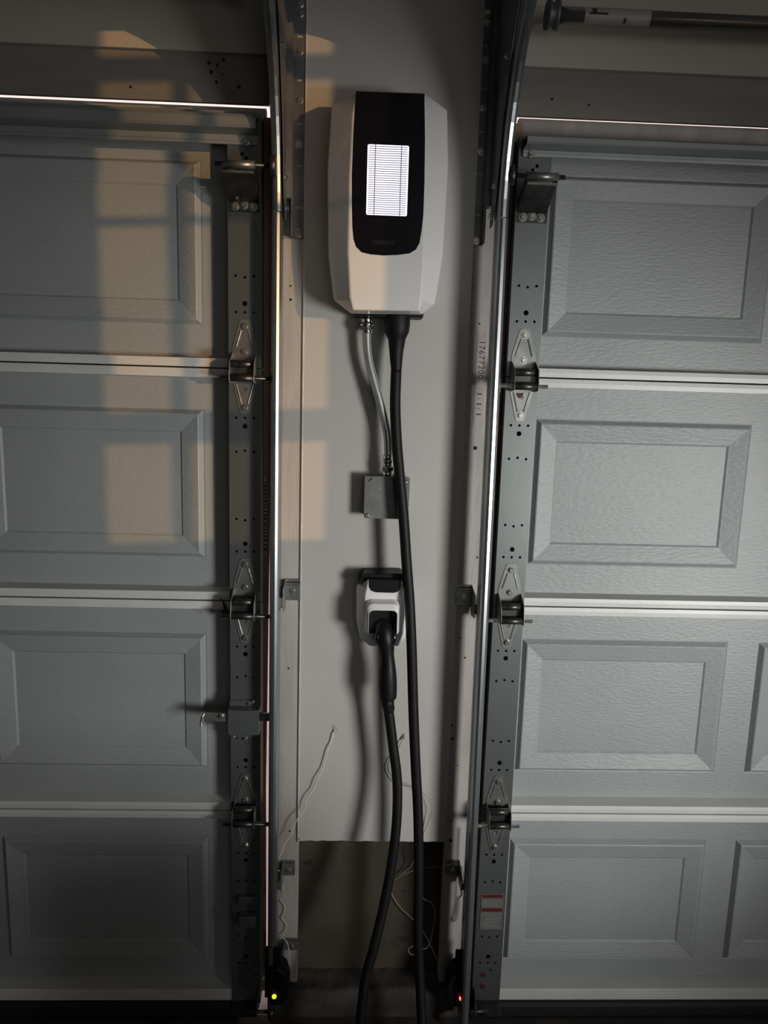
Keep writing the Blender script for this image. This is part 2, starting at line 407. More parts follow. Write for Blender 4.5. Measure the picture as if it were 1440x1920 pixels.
def hinge(parent, xc, zj, side, low=False):
    """side=-1: the track lies to the left (right door); +1: to the right (left door)"""
    y = YST-.0008
    m = MB()
    up = [(-.0075, .1045), (.0075, .1045), (.012, .100), (.0265, .047), (.0275, .030), (.0255, -.002), (-.0255, -.002), (-.0275, .030), (-.0265, .047), (-.012, .100)]
    plate(m, [(xc+u, zj+v) for u, v in up], [circ(xc+.006*side, zj+.102, .0025, 8)] if False else [], .002, XZ(y))
    lo = [(-.0075, -.099), (.0075, -.099), (.011, -.094), (.0265, -.030), (.0265, -.003), (-.0265, -.003), (-.0265, -.030), (-.011, -.094)]
    plate(m, [(xc+u, zj+v) for u, v in lo], [circ(xc, zj-.045, .0048, 12)], .002, XZ(y-.0001))
    for s in (-1, 1):
        rib(m, xc+s*.0075, zj+.082, xc+s*.0185, zj+.045, y-.001)
        rib(m, xc+s*.0185, zj-.034, xc+s*.007, zj-.078, y-.001)
    # side walls carrying the barrels
    yb = -.088
    zst = zj-(.021 if not low else .004)
    for s in (-1, 1):
        xx = xc+s*.0262
        poly = [(y, zj+.034), (y-.012, zj+.030), (yb-.004, zst+.035), (yb-.010, zst+.004), (yb-.008, zst-.010), (y-.006, zst-.012), (y, zst-.010)]
        m.prism(poly, lambda u, v, d: (d, u, v), xx-.0009, xx+.0009)
    h = m.build('hinge', 'hinge', parent, bevel=.0006, seg=1)
    b = MB()
    b.tube([(xc-.0245, yb+.012, zst+.030), (xc+.0245, yb+.012, zst+.030)], .0085, 16)
    b.tube([(xc-.0275, yb, zst), (xc+.0275, yb, zst)], .0082, 16)
    b.box(xc-.0245, xc+.0245, yb+.011, yb+.0135, zst+.002, zst+.030)
    b.build('hinge_barrel', 'barrel', h)
    r = MB()
    xe = -.184 if side > 0 else .300
    r.tube([(xc-side*.047, yb, zst), (xe, yb, zst)], .0048, 12)
    r.tube([(xc-side*.049, yb, zst), (xc-side*.047, yb, zst)], [.0035, .0048], 12)
    xw = xe
    r.tube([(xw-.0055, yb, zst), (xw-.0045, yb, zst), (xw+.0045, yb, zst), (xw+.0055, yb, zst)], [.017, .0195, .0195, .017], 24)
    r.build('roller', 'bolt' if side < 0 else 'barrel', h)
    for dz in (.090, .036, -.086):
        q = MB(); hexbolt(q, xc, y-.001, zj+dz, rot=random.uniform(0, 1)); q.build('bolt', 'bolt', h)
    return h
def top_fixture(parent, xc, side):
    y = YST-.0008; z0 = 1.981
    m = MB()
    plate(m, rrect(xc-.033, xc+.033, z0-.0105, z0+.012, .003), [circ(xc-.027*side*-1, z0-.003, .002, 8)], .002, XZ(y))
    # sloping arm from the flange up and out to the barrel, with side cheeks
    yb, zb2 = -.125, z0+.064
    arm = [(y-.001, z0+.010), (yb+.006, zb2-.018), (yb+.006, zb2-.006), (y-.001, z0+.014)]
    m.prism([(y, z0+.009), (yb, zb2-.014), (yb+.002, zb2-.010), (y, z0+.013)], lambda u, v, d: (d, u, v), xc-.031, xc+.031)
    for s in (-1, 1):
        m.prism([(y, z0+.009), (yb, zb2-.012), (yb-.008, zb2), (yb+.004, zb2+.008), (y, z0+.040)], lambda u, v, d: (d, u, v), xc+s*.031-.001, xc+s*.031+.001)
    h = m.build('top_bracket', 'barrel', parent, bevel=.0006, seg=1)
    b = MB()
    b.tube([(xc-.033, yb, zb2), (xc+.033, yb, zb2)], .0085, 16)
    b.box(xc-.031, xc+.031, yb-.006, yb+.004, zb2-.017, zb2-.013)
    b.build('bracket_barrel', 'hinge', h)
    r = MB(); xe = -.184 if side > 0 else .300
    r.tube([(xc-side*.047, yb, zb2), (xe, yb, zb2)], .0048, 12)
    r.tube([(xe-.0055, yb, zb2), (xe-.0045, yb, zb2), (xe+.0045, yb, zb2), (xe+.0055, yb, zb2)], [.017, .0195, .0195, .017], 24)
    r.build('roller', 'barrel', h)
    for dx in (-.019, 0, .019):
        q = MB(); hexbolt(q, xc+dx, y-.001, z0+(.003 if dx == 0 else 0), r=.0068, rot=random.uniform(0, 1)); q.build('bolt', 'bolt', h)
def strut(parent, xa, xb, dz=0):
    m = MB(); y = YST-.0005
    prof = [(y, 2.170), (y-.002, 2.170), (y-.002, 2.158), (y-.040, 2.152), (y-.043, 2.146), (y-.043, 2.131), (y-.040, 2.126), (y-.006, 2.122), (y-.005, 2.104), (y, 2.104), (y, 2.122), (y-.036, 2.130), (y-.039, 2.134), (y-.039, 2.144), (y-.036, 2.148), (y, 2.154)]
    prof = [(a, 2.104+(b-2.104)*(1-dz/.066)) for a, b in prof]
    m.loft([[(xa, a, b) for a, b in prof], [(xb, a, b) for a, b in prof]], smooth=False)
    # a shallow stiffening ridge along the lower flange
    m.box(xa, xb, y-.0075, y-.003, 2.110, 2.114)
    return m.build('strut', 'strut', parent)
def garage_door(name, xa, xb, cols, side, zt=2.165, sdz=0):
    d = struct(root(name, ((xa+xb)/2, 0, .02)))
    sx0, sx1 = (xa, xa+.0715) if side < 0 else (xb-.0715, xb)
    xc = (sx0+sx1)/2
    for k in range(4):
        z1, z0 = JZ[k], JZ[k+1]
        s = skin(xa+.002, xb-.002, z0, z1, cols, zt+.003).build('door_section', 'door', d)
        ra, rb = (sx1, xb-.01) if side < 0 else (xa+.01, sx0)
        if k > 0:
            rail_mesh(ra, rb, z1-.0215, z1-.0012, .001).build('top_rail', 'rail', s)
        if k < 3:
            rail_mesh(ra, rb, z0+.0012, z0+.0215, .002).build('bottom_rail', 'rail', s)
        hs = stile_holes(xc, z1, half=(k == 0))
        if k == 0: hs += [circ(xc+.004*side, z1-.098, .0035, 10), circ(xc-.005*side, z1-.090, .0038, 10)]
        stile_mesh(sx0, sx1, z0+.001, z1-.001 if k else zt, hs).build('end_stile', 'stile', s, bevel=.0006, seg=1)
        # the far end of the section
        fx0, fx1 = (xb-.0715, xb) if side < 0 else (xa, xa+.0715)
        m = MB().box(fx0, fx1, YST, -.001, z0+.001, min(z1-.001, zt)); m.build('end_stile', 'stile', s)
    for k in (1, 2, 3): hinge(d, xc, JZ[k], side, low=(k == 3))
    top_fixture(d, xc, side)
    st = strut(d, sx0+.008 if side < 0 else xa, xb if side < 0 else sx1-.006, sdz)
    for dz, dx in ((2.109, .019),):
        q = MB(); hexbolt(q, (sx0+dx+.006) if side < 0 else (sx1-dx-.012), YST-.006, dz, r=.006); q.build('bolt', 'bolt', st)
    # bottom retainer and seal
    m = MB(); m.box(xa+.072, xb, YR-.006, 0, JZ[4]+.006, JZ[4]+.040) if side < 0 else m.box(xa, xb-.072, YR-.006, 0, JZ[4]+.006, JZ[4]+.040)
    rt = m.build('bottom_rail', 'rail', d, bevel=.001)
    m = MB(); x0, x1 = (xa-.004, xb) if side < 0 else (xa, xb-.055)
    prof = [(-.052, JZ[4]+.008), (-.058, JZ[4]), (-.060, .02), (-.052, .004), (-.03, -.002), (-.01, .004), (-.002, .03), (-.002, JZ[4]+.008)]
    m.loft([[(x0, a, b) for a, b in prof], [(x1, a, b) for a, b in prof]], smooth=False)
    m.build('bottom_seal', 'seal', d)
    # bottom bracket with its roller
    m = MB(); y = YST-.001
    m.box(sx0+.004, sx1-.002, y-.004, y, JZ[4]-.004, JZ[4]+.012); m.box(sx0+.004, sx1-.002, y-.045, y, JZ[4]+.006, JZ[4]+.009)
    m.prism([(y, JZ[4]+.050), (y-.030, JZ[4]+.030), (y-.045, JZ[4]+.006), (y, JZ[4]-.004)], lambda u, v, dd: (dd, u, v), (sx0+.003) if side < 0 else (sx1-.005), (sx0+.005) if side < 0 else (sx1-.003))
    bb = m.build('bottom_bracket', 'barrel', d)
    r = MB(); xe = -.184 if side > 0 else .300; zz = JZ[4]+.016; yb = -.088
    r.tube([(xc, yb, zz), (xe, yb, zz)], .0048, 12)
    r.tube([(xe-.0055, yb, zz), (xe-.0045, yb, zz), (xe+.0045, yb, zz), (xe+.0055, yb, zz)], [.017, .0195, .0195, .017], 24)
    r.build('roller', 'barrel', bb)
    return d, xc, sx0, sx1

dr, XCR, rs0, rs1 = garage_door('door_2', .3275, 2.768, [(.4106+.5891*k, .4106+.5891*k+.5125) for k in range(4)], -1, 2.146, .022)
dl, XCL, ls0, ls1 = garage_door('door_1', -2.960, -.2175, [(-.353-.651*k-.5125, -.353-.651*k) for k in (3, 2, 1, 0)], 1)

# warning label on the lower right stile
p0 = at(903, 1676, YST-.002); p1 = at(941, 1743, YST-.002)
lb = MB().box(p0.x, p1.x, YST-.0016, YST-.0011, p1.z, p0.z).build('warning_label', 'label', dr)
lb['label'] = 'grey warning label with two dark red bands'
m = MB(); hgt = p0.z-p1.z; wd = p1.x-p0.x
m.box(p0.x+.002, p1.x-.002, YST-.0020, YST-.0016, p0.z-hgt*.115, p0.z-hgt*.025)
m.box(p0.x+.002, p1.x-.002, YST-.0020, YST-.0016, p0.z-hgt*.50, p0.z-hgt*.40)
m.build('red_band', 'red', lb)
m = MB()
for f, a, b in ((.20, .1, .8), (.26, .1, .6), (.32, .1, .75), (.56, .3, .9), (.62, .3, .7), (.70, .25, .9), (.78, .1, .9), (.84, .1, .8), (.90, .1, .9)):
    m.box(p0.x+wd*a, p0.x+wd*b, YST-.0019, YST-.0016, p0.z-hgt*f-.0012, p0.z-hgt*f+.0008)
m.build('printed_lines', 'faint', lb)
for px, py in ((906, 1828), (905, 1850)):
    q = at(px, py, YST-.001); MB().disc((q.x, YST-.0008, q.z), (0, -1, 0), .0065, .0008, 12).build('red_rivet', 'red', dr)
# red paint marks by the second left hinge
for pp in (((412, 1121), (419, 1126), (424, 1134), (428, 1148), (426, 1160), (418, 1162), (413, 1152), (419, 1144), (418, 1132)), ):
    m = MB(); P = [at(a, b, YR-.003) for a, b in pp]
    m.prism([(p.x, p.z) for p in P], lambda u, v, d: (u, d, v), YR-.0016, YR-.0024); m.build('paint_mark', 'red', dl)

m = MB(); P = [at(a, b, YST-.004) for a, b in ((969, 737), (982, 737), (979, 744), (974, 747), (970, 743))]
m.prism([(p.x, p.z) for p in P], lambda u, v, d: (u, d, v), YST-.0030, YST-.0040); m.build('paint_mark', 'red', dr)

# slide lock on the left door
a = at(427, 1331, -.075); b = at(486, 1378, -.075)
m = MB()
m.box(a.x, b.x, -.078, YST-.001, b.z, a.z)
c = at(430, 1313, YST-.003); e = at(484, 1329, YST-.003)
m.box(c.x, e.x, YST-.004, YST-.001, b.z-.020, c.z)
lk = m.build('slide_lock', 'stile', dl, bevel=.003)
lk['label'] = 'folded steel lock housing with a latch handle'
m = MB(); q0 = at(383, 1340, -.068); q1 = at(430, 1346, -.068)
m.box(q0.x, q1.x+.05, -.071, -.067, q1.z-.009, q0.z+.006)
m.tube([(q0.x, -.069, q0.z+.004), (q0.x-.004, -.074, q0.z-.004), (q0.x-.004, -.084, q0.z-.012), (q0.x-.003, -.086, q0.z-.020)], .0035, 8)
m.box(b.x, -.185, -.071, -.063, q1.z-.006, q0.z+.006)
m.build('latch_bar', 'hinge', lk, bevel=.0008)
m = MB(); q = at(415, 1343, -.072); hexbolt(m, q.x, -.071, q.z, r=.005); m.build('rivet', 'bolt', lk)
for px, py in ((474, 1316), (467, 1319)):
    m = MB(); q = at(px, py, -.052); hexbolt(m, q.x, YST-.004, q.z, r=.004); m.build('rivet', 'bolt', lk)
for px, py in ((437, 1382), (460, 1385)):
    m = MB(); q = at(px, py, -.052); hexbolt(m, q.x, YST-.002, q.z, r=.004); m.build('rivet', 'bolt', lk)
# spare latch keeper lower on the left door
a = at(446, 1682, -.06); b = at(482, 1734, -.06)
m = MB().box(a.x, b.x, -.062, YST-.001, a.z-.020, a.z).box(a.x+.003, b.x-.003, -.072, YST-.001, b.z, b.z+.030)
m.build('latch_keeper', 'stile', dl, bevel=.002)

# ------------------------------------------------------------ tracks
def track(name, xt, xb, s, zlow, label, group='garage door tracks'):
    """s=+1: web on the right side (left door's track)"""
    r = root(name, (xb, -.08, zlow), label, 'door track', group)
    prof = [(-.016, .000), (0, .000), (.0015, .004), (.0015, .020), (.0, .026), (.0015, .032), (.0015, .050), (-.001, .0575), (-.006, .0605), (-.012, .0590), (-.0165, .0545), (-.018, .049),
            (-.0165, .0485), (-.0150, .0535), (-.0115, .0573), (-.006, .0588), (-.002, .0560), (0, .050), (0, .032), (-.0015, .026), (0, .020), (0, .0045), (-.001, .0015), (-.016, .0015)]
    prof = [(u*1.05, v) for u, v in prof]
    def ringat(x, y, z, ny, nz):
        # v axis: towards the camera side, turning downwards along the curve
        return [(x+s*u, y-ny*v, z+nz*v) for u, v in prof]
    y0 = -.050 if s > 0 else -.070
    m = MB()
    m.loft([ringat(xb, y0, zlow, 1, 0), ringat(xt, y0, 1.961, 1, 0)], smooth=False)
    v1 = m.build('vertical_track', 'track', r)
    R = .40; rings = []
    yc0, zc0 = y0-.058-R, 1.963                       # centre of the bend lies on the camera side
    for i in range(19):
        a = (PI/2)*i/18
        # back of the channel runs on radius R+.058, front lip on R
        cy, cz = yc0+(R+.058)*math.cos(a), zc0+(R+.058)*math.sin(a)
        rings.append([(xt+s*(u+.001), cy-v*math.cos(a), cz-v*math.sin(a)) for u, v in prof])
    a_ = PI/2
    rings.append([(xt+s*(u+.001), -3.0, zc0+(R+.058)-v) for u, v in prof])
    m = MB(); m.loft(rings, smooth=False); m.build('curved_track', 'track', r)
    # punched wall angle
    xa = xt+s*.018; wx = .026
    m = MB(); x0, x1 = sorted((xa, xa+s*wx)); xm = (x0+x1)/2
    hl = []
    for z in (1.945, 1.990, 2.075, 2.160, 2.245, 2.33):
        hl.append([(xm+.0075*math.cos(t*PI/8), z+.0032*math.sin(t*PI/8)) for t in range(16)])
    plate(m, rrect(x0, x1, 1.925, 2.60, .003), hl, .002, XZ(YW-.0015))
    m.box(xa-.001, xa+.001, YW-.034, YW-.001, 1.925, 2.60)
    ang = m.build('wall_angle', 'angle', r)
    for z in (1.934, 2.118, 2.205, 2.30, 2.372, 2.39):
        q = MB(); hexbolt(q, xm+random.uniform(-.002, .002), YW-.0026, z, r=.006, rot=random.random()); q.build('lag_bolt', 'bolt', ang)
    # flag bracket: plate in the track's plane
    m = MB(); xf = xt+s*.006
    m.prism([(YW-.034, 1.955), (-.075, 1.955), (-.105, 1.99), (-.135, 2.12), (-.20, 2.26), (-.30, 2.385), (-.40, 2.43), (-.40, 2.455), (-.27, 2.455), (YW-.034, 2.42)],
            lambda u, v, d: (d, u, v), xf, xf+s*.002)
    m.prism([(-.030, 2.00), (-.062, 2.00), (-.062, 2.40), (-.030, 2.40)], lambda u, v, d: (d, u, v), xf+s*.002, xf+s*.012)
    fb = m.build('flag_bracket', 'angle', r)
    for yy, zz in ((-.10, 2.03), (-.075, 1.975), (-.17, 2.25)):
        q = MB(); hexbolt(q, xf+s*.002, yy, zz, axis=(s, 0, 0), r=.006); q.build('bolt', 'bolt', fb)
    return r
def jamb_bracket(par, xtrk, s, zc, wide=.036, h=.052):
    yt = -.078
    """small L bracket screwed to the jamb and running out to the track"""
    xa = xtrk+s*.010; x1 = xa+s*wide; lo, hi = sorted((xa, x1))
    m = MB()
    m.box(lo, hi, YW-.012, YW-.0095, zc-h*.30, zc+h*.26)            # raised middle pad
    m.box(lo, hi, YW-.0035, YW-.001, zc+h*.36, zc+h*.5); m.box(lo, hi, YW-.0035, YW-.001, zc-h*.5, zc-h*.40)
    m.box(lo, hi, YW-.012, YW-.001, zc+h*.26, zc+h*.36); m.box(lo, hi, YW-.012, YW-.001, zc-h*.40, zc-h*.30)
    # leg to the track
    m.prism([(YW-.001, zc+h*.5), (YW-.058, zc+h*.3), (YW-.058, zc-h*.75), (YW-.010, zc-h*.9), (YW-.001, zc-h*.5)], lambda u, v, d: (d, u, v), xa-.001, xa+.001)
    m.box(min(xtrk, xa), max(xtrk, xa)+.0005, yt, yt+.015, zc-h*.55, zc-h*.1)
    b = m.build('jamb_bracket', 'hinge', par, bevel=.0012)
    q = MB(); hexbolt(q, (lo+hi)/2, YW-.012, zc-.001, r=.0055); q.build('screw', 'bolt', b)
    return b
tl = track('track', -.171, -.174, 1, .115, 'galvanised steel roller track with a bright edge, on the left side of the charger')
trk = track('track', .280, .289, -1, .030, 'galvanised steel roller track with a bright edge, on the right side of the charger')
p = at(545, 1107, YW-.01); jamb_bracket(tl, -.173, 1, p.z)
p = at(535, 1630, YW-.01); jamb_bracket(tl, -.174, 1, p.z, wide=.030, h=.040)
p = at(548, 1773, YW-.01); jamb_bracket(tl, -.168, 1, p.z, wide=.036, h=.030)
p = at(872, 1118, YW-.01); jamb_bracket(trk, .288, -1, p.z, wide=.038)
p = at(851, 1630, YW-.01); jamb_bracket(trk, .291, -1, p.z, wide=.034, h=.042)
# sticker with digits on the right track's web, facing the pillar
zt, zl = at(905, 622, YW).z, at(905, 797, YW).z
st = MB().box(.262, .283, YW-.0008, YW-.0002, zl, zt).build('number_sticker', 'stick')
tag(st, 'narrow vertical number sticker on the right jamb beside the track', 'sticker')
m = MB()
text_mesh(m, '17677200', .019, lambda u, v, w: (.2735+v, YW-.0010-w, zt-.062-u), th=.0002, spacing=1.15, align='CENTER')
for i in range(6): m.box(.268, .276+.003*(i % 2), YW-.0013, YW-.0008, zt-.125-.0115*i-(.003 if i % 2 else .001), zt-.125-.0115*i)
m.build('digits', 'ink', st)
# sticker on the left door stop
a = at(495, 896, .009); b = at(500, 1040, .009)
m = MB().box(-.222, -.2107, .0085, .0098, b.z, a.z); ls = m.build('stop_sticker', 'stick')
tag(ls, 'narrow printed sticker on the left door stop', 'sticker')
m = MB(); random.seed(3)
z = a.z-.01
while z > b.z+.01:
    hgt = random.uniform(.002, .006); m.box(-.219, -.2135+random.uniform(0, .002), .0081, .0086, z-hgt, z); z -= hgt+random.uniform(.002, .006)
m.build('print', 'ink', ls)

# ------------------------------------------------------------ torsion tubes
def torsion(x0, x1, z, label, s):
    r = root('torsion_tube', (x0, -.10, z), label, 'shaft')
    MB().tube([(x0, -.10, z), (x1, -.10, z)], .0155, 24).build('tube', 'tube', r)
    xd = x0-.016 if s > 0 else x1+.0
    m = MB(); rr = []; xs = []
    for i in range(5):
        xs.append((xd-.012+.006*i, -.10, z)); rr.append(.027 if i in (0, 1, 3, 4) else .020)
    m.tube(xs, rr, 32); m.build('cable_drum', 'angle', r)
    return r
torsion(.385, 2.9, 2.358, 'galvanised torsion tube with a worn sticker above the right garage door', 1)
torsion(-3.0, -.262, 2.388, 'dark torsion tube end at the top left above the left garage door', -1)
tt = [o for o in bpy.data.objects if o.name.startswith('torsion_tube')][0]
x0, x1 = .432, .565
m = MB(); n = 14
rings = [[(x, -.10-.0160*math.cos(a), 2.358+.0160*math.sin(a)) for a in [math.radians(-75+150*k/n) for k in range(n+1)]] for x in (x0, x1)]
m.loft(rings, smooth=True, closed=False)
s2 = m.build('sticker', 'stick', tt); s2['label'] = 'worn pale sticker'
m = MB()
m.box(.440, .478, -.1166, -.1158, 2.3555, 2.3590); m.box(.512, .5145, -.1160, -.1128, 2.343, 2.352); m.box(.446, .455, -.1166, -.1155, 2.359, 2.366)
m.build('print', 'ink', s2)

# ------------------------------------------------------------ charger
ch = root('ev_charger', (.057, YW, 1.77), 'white faceted wall charger with a glossy black front and lit screen, on the wall', 'charger')
R1 = [(665, 171), (797, 176), (839, 206), (841, 310), (831, 480), (816, 570), (790, 590), (658, 588), (625, 562), (615, 480), (613, 320), (621, 198)]
R2 = [(666, 173), (797, 178), (798, 214), (798, 330), (795, 470), (790, 560), (787, 583), (661, 581), (657, 560), (653, 470), (656, 330), (662, 212)]
YM, YF = -.108, -.150
ring1 = [at(x, y, YM) for x, y in R1]; ring2 = [at(x, y, YF) for x, y in R2]
cen = Vector((.057, 0, 1.99))
def shrink(r, f, Y): return [Vector((cen.x+(p.x-cen.x)*f, Y, cen.z+(p.z-cen.z)*f)) for p in r]
m = MB()
m.loft([shrink(ring1, .93, FY), shrink(ring1, .955, -.06), [Vector((p.x, -.100, p.z)) for p in shrink(ring1, .995, 0)], ring1, ring2], smooth=False)
hs = m.build('housing', 'shell', ch, bevel=.0035, seg=3)
# glossy black front panel, slightly proud
P = [(667, 174), (796, 179), (797, 260), (796, 340), (794, 400), (791, 430), (787, 455), (780, 468), (768, 475), (745, 478), (720, 479), (695, 477), (678, 473), (668, 463), (663, 448), (661, 425), (660, 380), (660, 330), (663, 250)]
pp = [at(x, y, YF-.001) for x, y in P]
m = MB(); m.prism([(p.x, p.z) for p in pp], lambda u, v, d: (u, d, v), YF+.004, YF-.0012)
# the black panel folds over the top edge
t0, t1 = at(667, 172, YF), at(796, 177, YF)
b0, b1 = at(668, 171, YM), at(796, 175, YM)
m.add([t0+Vector((0, 0, .0012)), t1+Vector((0, 0, .0012)), b1+Vector((0, 0, .0012)), b0+Vector((0, 0, .0012)), t0-Vector((0, 0, .004)), t1-Vector((0, 0, .004)), b1-Vector((0, 0, .004)), b0-Vector((0, 0, .004))],
      [(0, 1, 2, 3), (4, 7, 6, 5), (0, 4, 5, 1), (1, 5, 6, 2), (2, 6, 7, 3), (3, 7, 4, 0)])
fp = m.build('front_panel', 'gloss', ch, bevel=.0008)
# lit screen
c = [at(689, 271, YF-.0016), at(767, 273, YF-.0016), at(763, 405, YF-.0016), at(687, 403, YF-.0016)]
sx0 = (c[0].x+c[3].x)/2; sx1 = (c[1].x+c[2].x)/2; sz1 = (c[0].z+c[1].z)/2; sz0 = (c[2].z+c[3].z)/2
m = MB(); m.prism(rrect(sx0, sx1, sz0, sz1, .003), lambda u, v, d: (u, d, v), YF-.0010, YF-.0020)
scn = m.build('screen', 'screen', fp); scn['label'] = 'bright white lit screen crossed by fine dark lines'
m = MB(); nl = 31
for i in range(nl):
    z = sz0+(sz1-sz0)*(i+.8)/(nl+.6); m.box(sx0+.003, sx1-.003, YF-.0024, YF-.0020, z-.00065, z+.00065)
for f in (.19, .82):
    x = sx0+(sx1-sx0)*f; m.box(x-.0008, x+.0008, YF-.0026, YF-.0020, sz0, sz1)
m.build('screen_lines', 'screenline', scn)
c = at(719, 455, YF-.002); m = MB()
text_mesh(m, 'SIEMENS', .0105, lambda u, v, w: (c.x+u, YF-.0016-w, c.z+v), th=.0002, spacing=1.12)
m.build('lettering', 'logo', fp)
# underside black base
p0 = at(664, 590, -.07); p1 = at(792, 593, -.07)
MB().box(p0.x, p1.x, -.095, -.035, p0.z-.004, p0.z+.02).build('base', 'blackplastic', ch, bevel=.002)

# conduit and fittings
cr = root('conduit', (.025, -.055, 1.42), 'short bent grey conduit with shiny fittings joining charger and metal box', 'conduit')
YC = -.062
pts = [at(688, 600, YC), at(688, 640, YC), at(691, 672, YC), at(699, 706, YC), at(709, 742, YC), at(719, 780, YC), at(726, 815, YC), at(728, 845, YC), at(728, 880, YC)]
MB().tube(spline(pts, 6), .0092, 18).build('pipe', 'conduit', cr)
def fitting(px, rows, name):
    m = MB()
    for py0, py1, r, hexa in rows:
        a, b = at(px, py0, YC), at(px, py1, YC)
        m.tube([a, a+(b-a)*.12, a+(b-a)*.88, b], [r*.88, r, r, r*.88], 6 if hexa else 20, smooth=not hexa)
    m.build(name, 'chrome', cr)
fitting(688, [(594, 606, .0115, 0), (606, 612, .0145, 0), (612, 620, .0160, 1), (620, 625, .0125, 0)], 'upper_fitting')
fitting(727, [(852, 862, .0105, 0), (862, 868, .0125, 0), (868, 874, .0105, 0), (874, 883, .0140, 1), (883, 893, .0115, 0)], 'lower_fitting')
# junction box
bx = root('junction_box', (.06, FY, 1.35), 'square galvanised metal junction box with a flat cover behind the black cable', 'electrical box')
a = at(684, 893, -.066); b = at(766, 974, -.066)
MB().box(a.x+.003, b.x-.003, -.060, FY, b.z+.003, a.z-.003).build('box_body', 'box', bx, bevel=.002)
m = MB()
def slot(cx, cz, ang):
    return [(cx+math.cos(ang)*t*.0055-math.sin(ang)*q*.002, cz+math.sin(ang)*t*.0055+math.cos(ang)*q*.002) for t, q in ((-1, -1), (1, -1), (1, 1), (-1, 1))]
plate(m, rrect(a.x, b.x, b.z, a.z, .004), [slot(a.x+.012, a.z-.007, .7), slot(b.x-.010, b.z+.008, .7)], .0025, XZ(-.0625))
cv = m.build('cover', 'box', bx, bevel=.0006, seg=1)
for x, z in ((a.x+.008, b.z+.007), (b.x-.008, a.z-.011)):
    m = MB(); m.tube([(x, -.0635, z), (x, -.067, z), (x, -.0685, z)], [.0055, .005, .003], 14); m.build('screw', 'bolt', cv)

# ------------------------------------------------------------ holster
ho = root('charging_holster', (.055, FY, 1.03), 'white faceted connector holster with a black top, on the wall below the metal box', 'holster')
O1 = [(689, 1085), (755, 1087), (764, 1100), (764, 1165), (760, 1195), (747, 1212), (693, 1212), (675, 1195), (668, 1165), (668, 1100)]
O2 = [(690, 1086), (754, 1088), (753, 1110), (752, 1140), (748, 1180), (742, 1206), (697, 1206), (688, 1180), (684, 1140), (686, 1110)]
r1 = [at(x, y, -.062) for x, y in O1]; r2 = [at(x, y, -.092 if i not in (5, 6) else -.066) for i, (x, y) in enumerate(O2)]
r2 = [at(x, y, {4: -.082, 7: -.082, 5: -.066, 6: -.066}.get(i, -.092)) for i, (x, y) in enumerate(O2)]
hc = Vector((.055, 0, 1.11))
def shr(r, f, Y): return [Vector((hc.x+(p.x-hc.x)*f, Y, hc.z+(p.z-hc.z)*f)) for p in r]
m = MB(); m.loft([shr(r1, .94, FY), shr(r1, 1.0, -.055), r1, r2], smooth=False)
bd = m.build('shell', 'shell', ho, bevel=.003, seg=3)
# black cap over the top and the dark recess of the shell
m = MB()
T = [(683, 1072), (752, 1072), (759, 1078), (765, 1090), (765, 1100), (756, 1087), (689, 1085), (674, 1094), (672, 1086)]
m.prism([(p.x, p.z) for p in [at(x, y, -.06) for x, y in T]], lambda u, v, d: (u, d, v), FY+.002, -.078)
q = [at(x, y, -.094) for x, y in ((692, 1086), (752, 1088), (751, 1103), (746, 1110), (738, 1112), (704, 1111), (696, 1108), (692, 1101))]
m.prism([(p.x, p.z) for p in q], lambda u, v, d: (u, d, v), -.078, -.0945)
m.build('top_cap', 'blackplastic', ho, bevel=.002)
# hood: a ∩ shaped white cowl with a dark mouth
def arch(x0, x1, z0, z1, r, n=6):
    out = [(x0, z0), (x0, z1-r)]
    for k in range(1, n+1):
        a = PI-PI/2*k/n; out.append((x0+r+r*math.cos(a), z1-r+r*math.sin(a)))
    out.append((x1-r, z1))
    for k in range(1, n+1):
        a = PI/2-PI/2*k/n; out.append((x1-r+r*math.cos(a), z1-r+r*math.sin(a)))
    out.append((x1, z0)); return out
m = MB()
pa = at(685, 1200, -.13); pb = at(751, 1134, -.13); pm0 = at(691, 1195, -.135); pm1 = at(746, 1150, -.135)
OB = arch(pa.x-.004, pb.x+.004, pa.z+.004, pb.z+.004, .016); OF = arch(pa.x+.002, pb.x-.002, pa.z+.010, pb.z-.004, .015); IF = arch(pm0.x, pm1.x, pa.z+.010, pm1.z, .011); IB = arch(pm0.x+.001, pm1.x-.001, pa.z+.004, pm1.z-.004, .011)
n = len(OB)
rings = [[(u, -.074, v) for u, v in OB], [(u, -.112, v) for u, v in OF], [(u, -.118, v) for u, v in IF], [(u, -.060, v) for u, v in IB]]
b0_ = len(m.v)
for r in rings: m.v += [Vector(p) for p in r]
for i in range(3):
    for j in range(n-1):
        m.f.append([b0_+i*n+j, b0_+i*n+j+1, b0_+(i+1)*n+j+1, b0_+(i+1)*n+j]); m.sm.append(True)
for j in (0, n-1): m.f.append([b0_+i*n+j for i in range(4)]); m.sm.append(False)
m.build('hood', 'shell', bd, bevel=.0015)
m = MB(); m.prism([(u, v) for u, v in IB], lambda u, v, d: (u, d, v), -.088, -.095)
m.build('socket', 'blackplastic', ho)

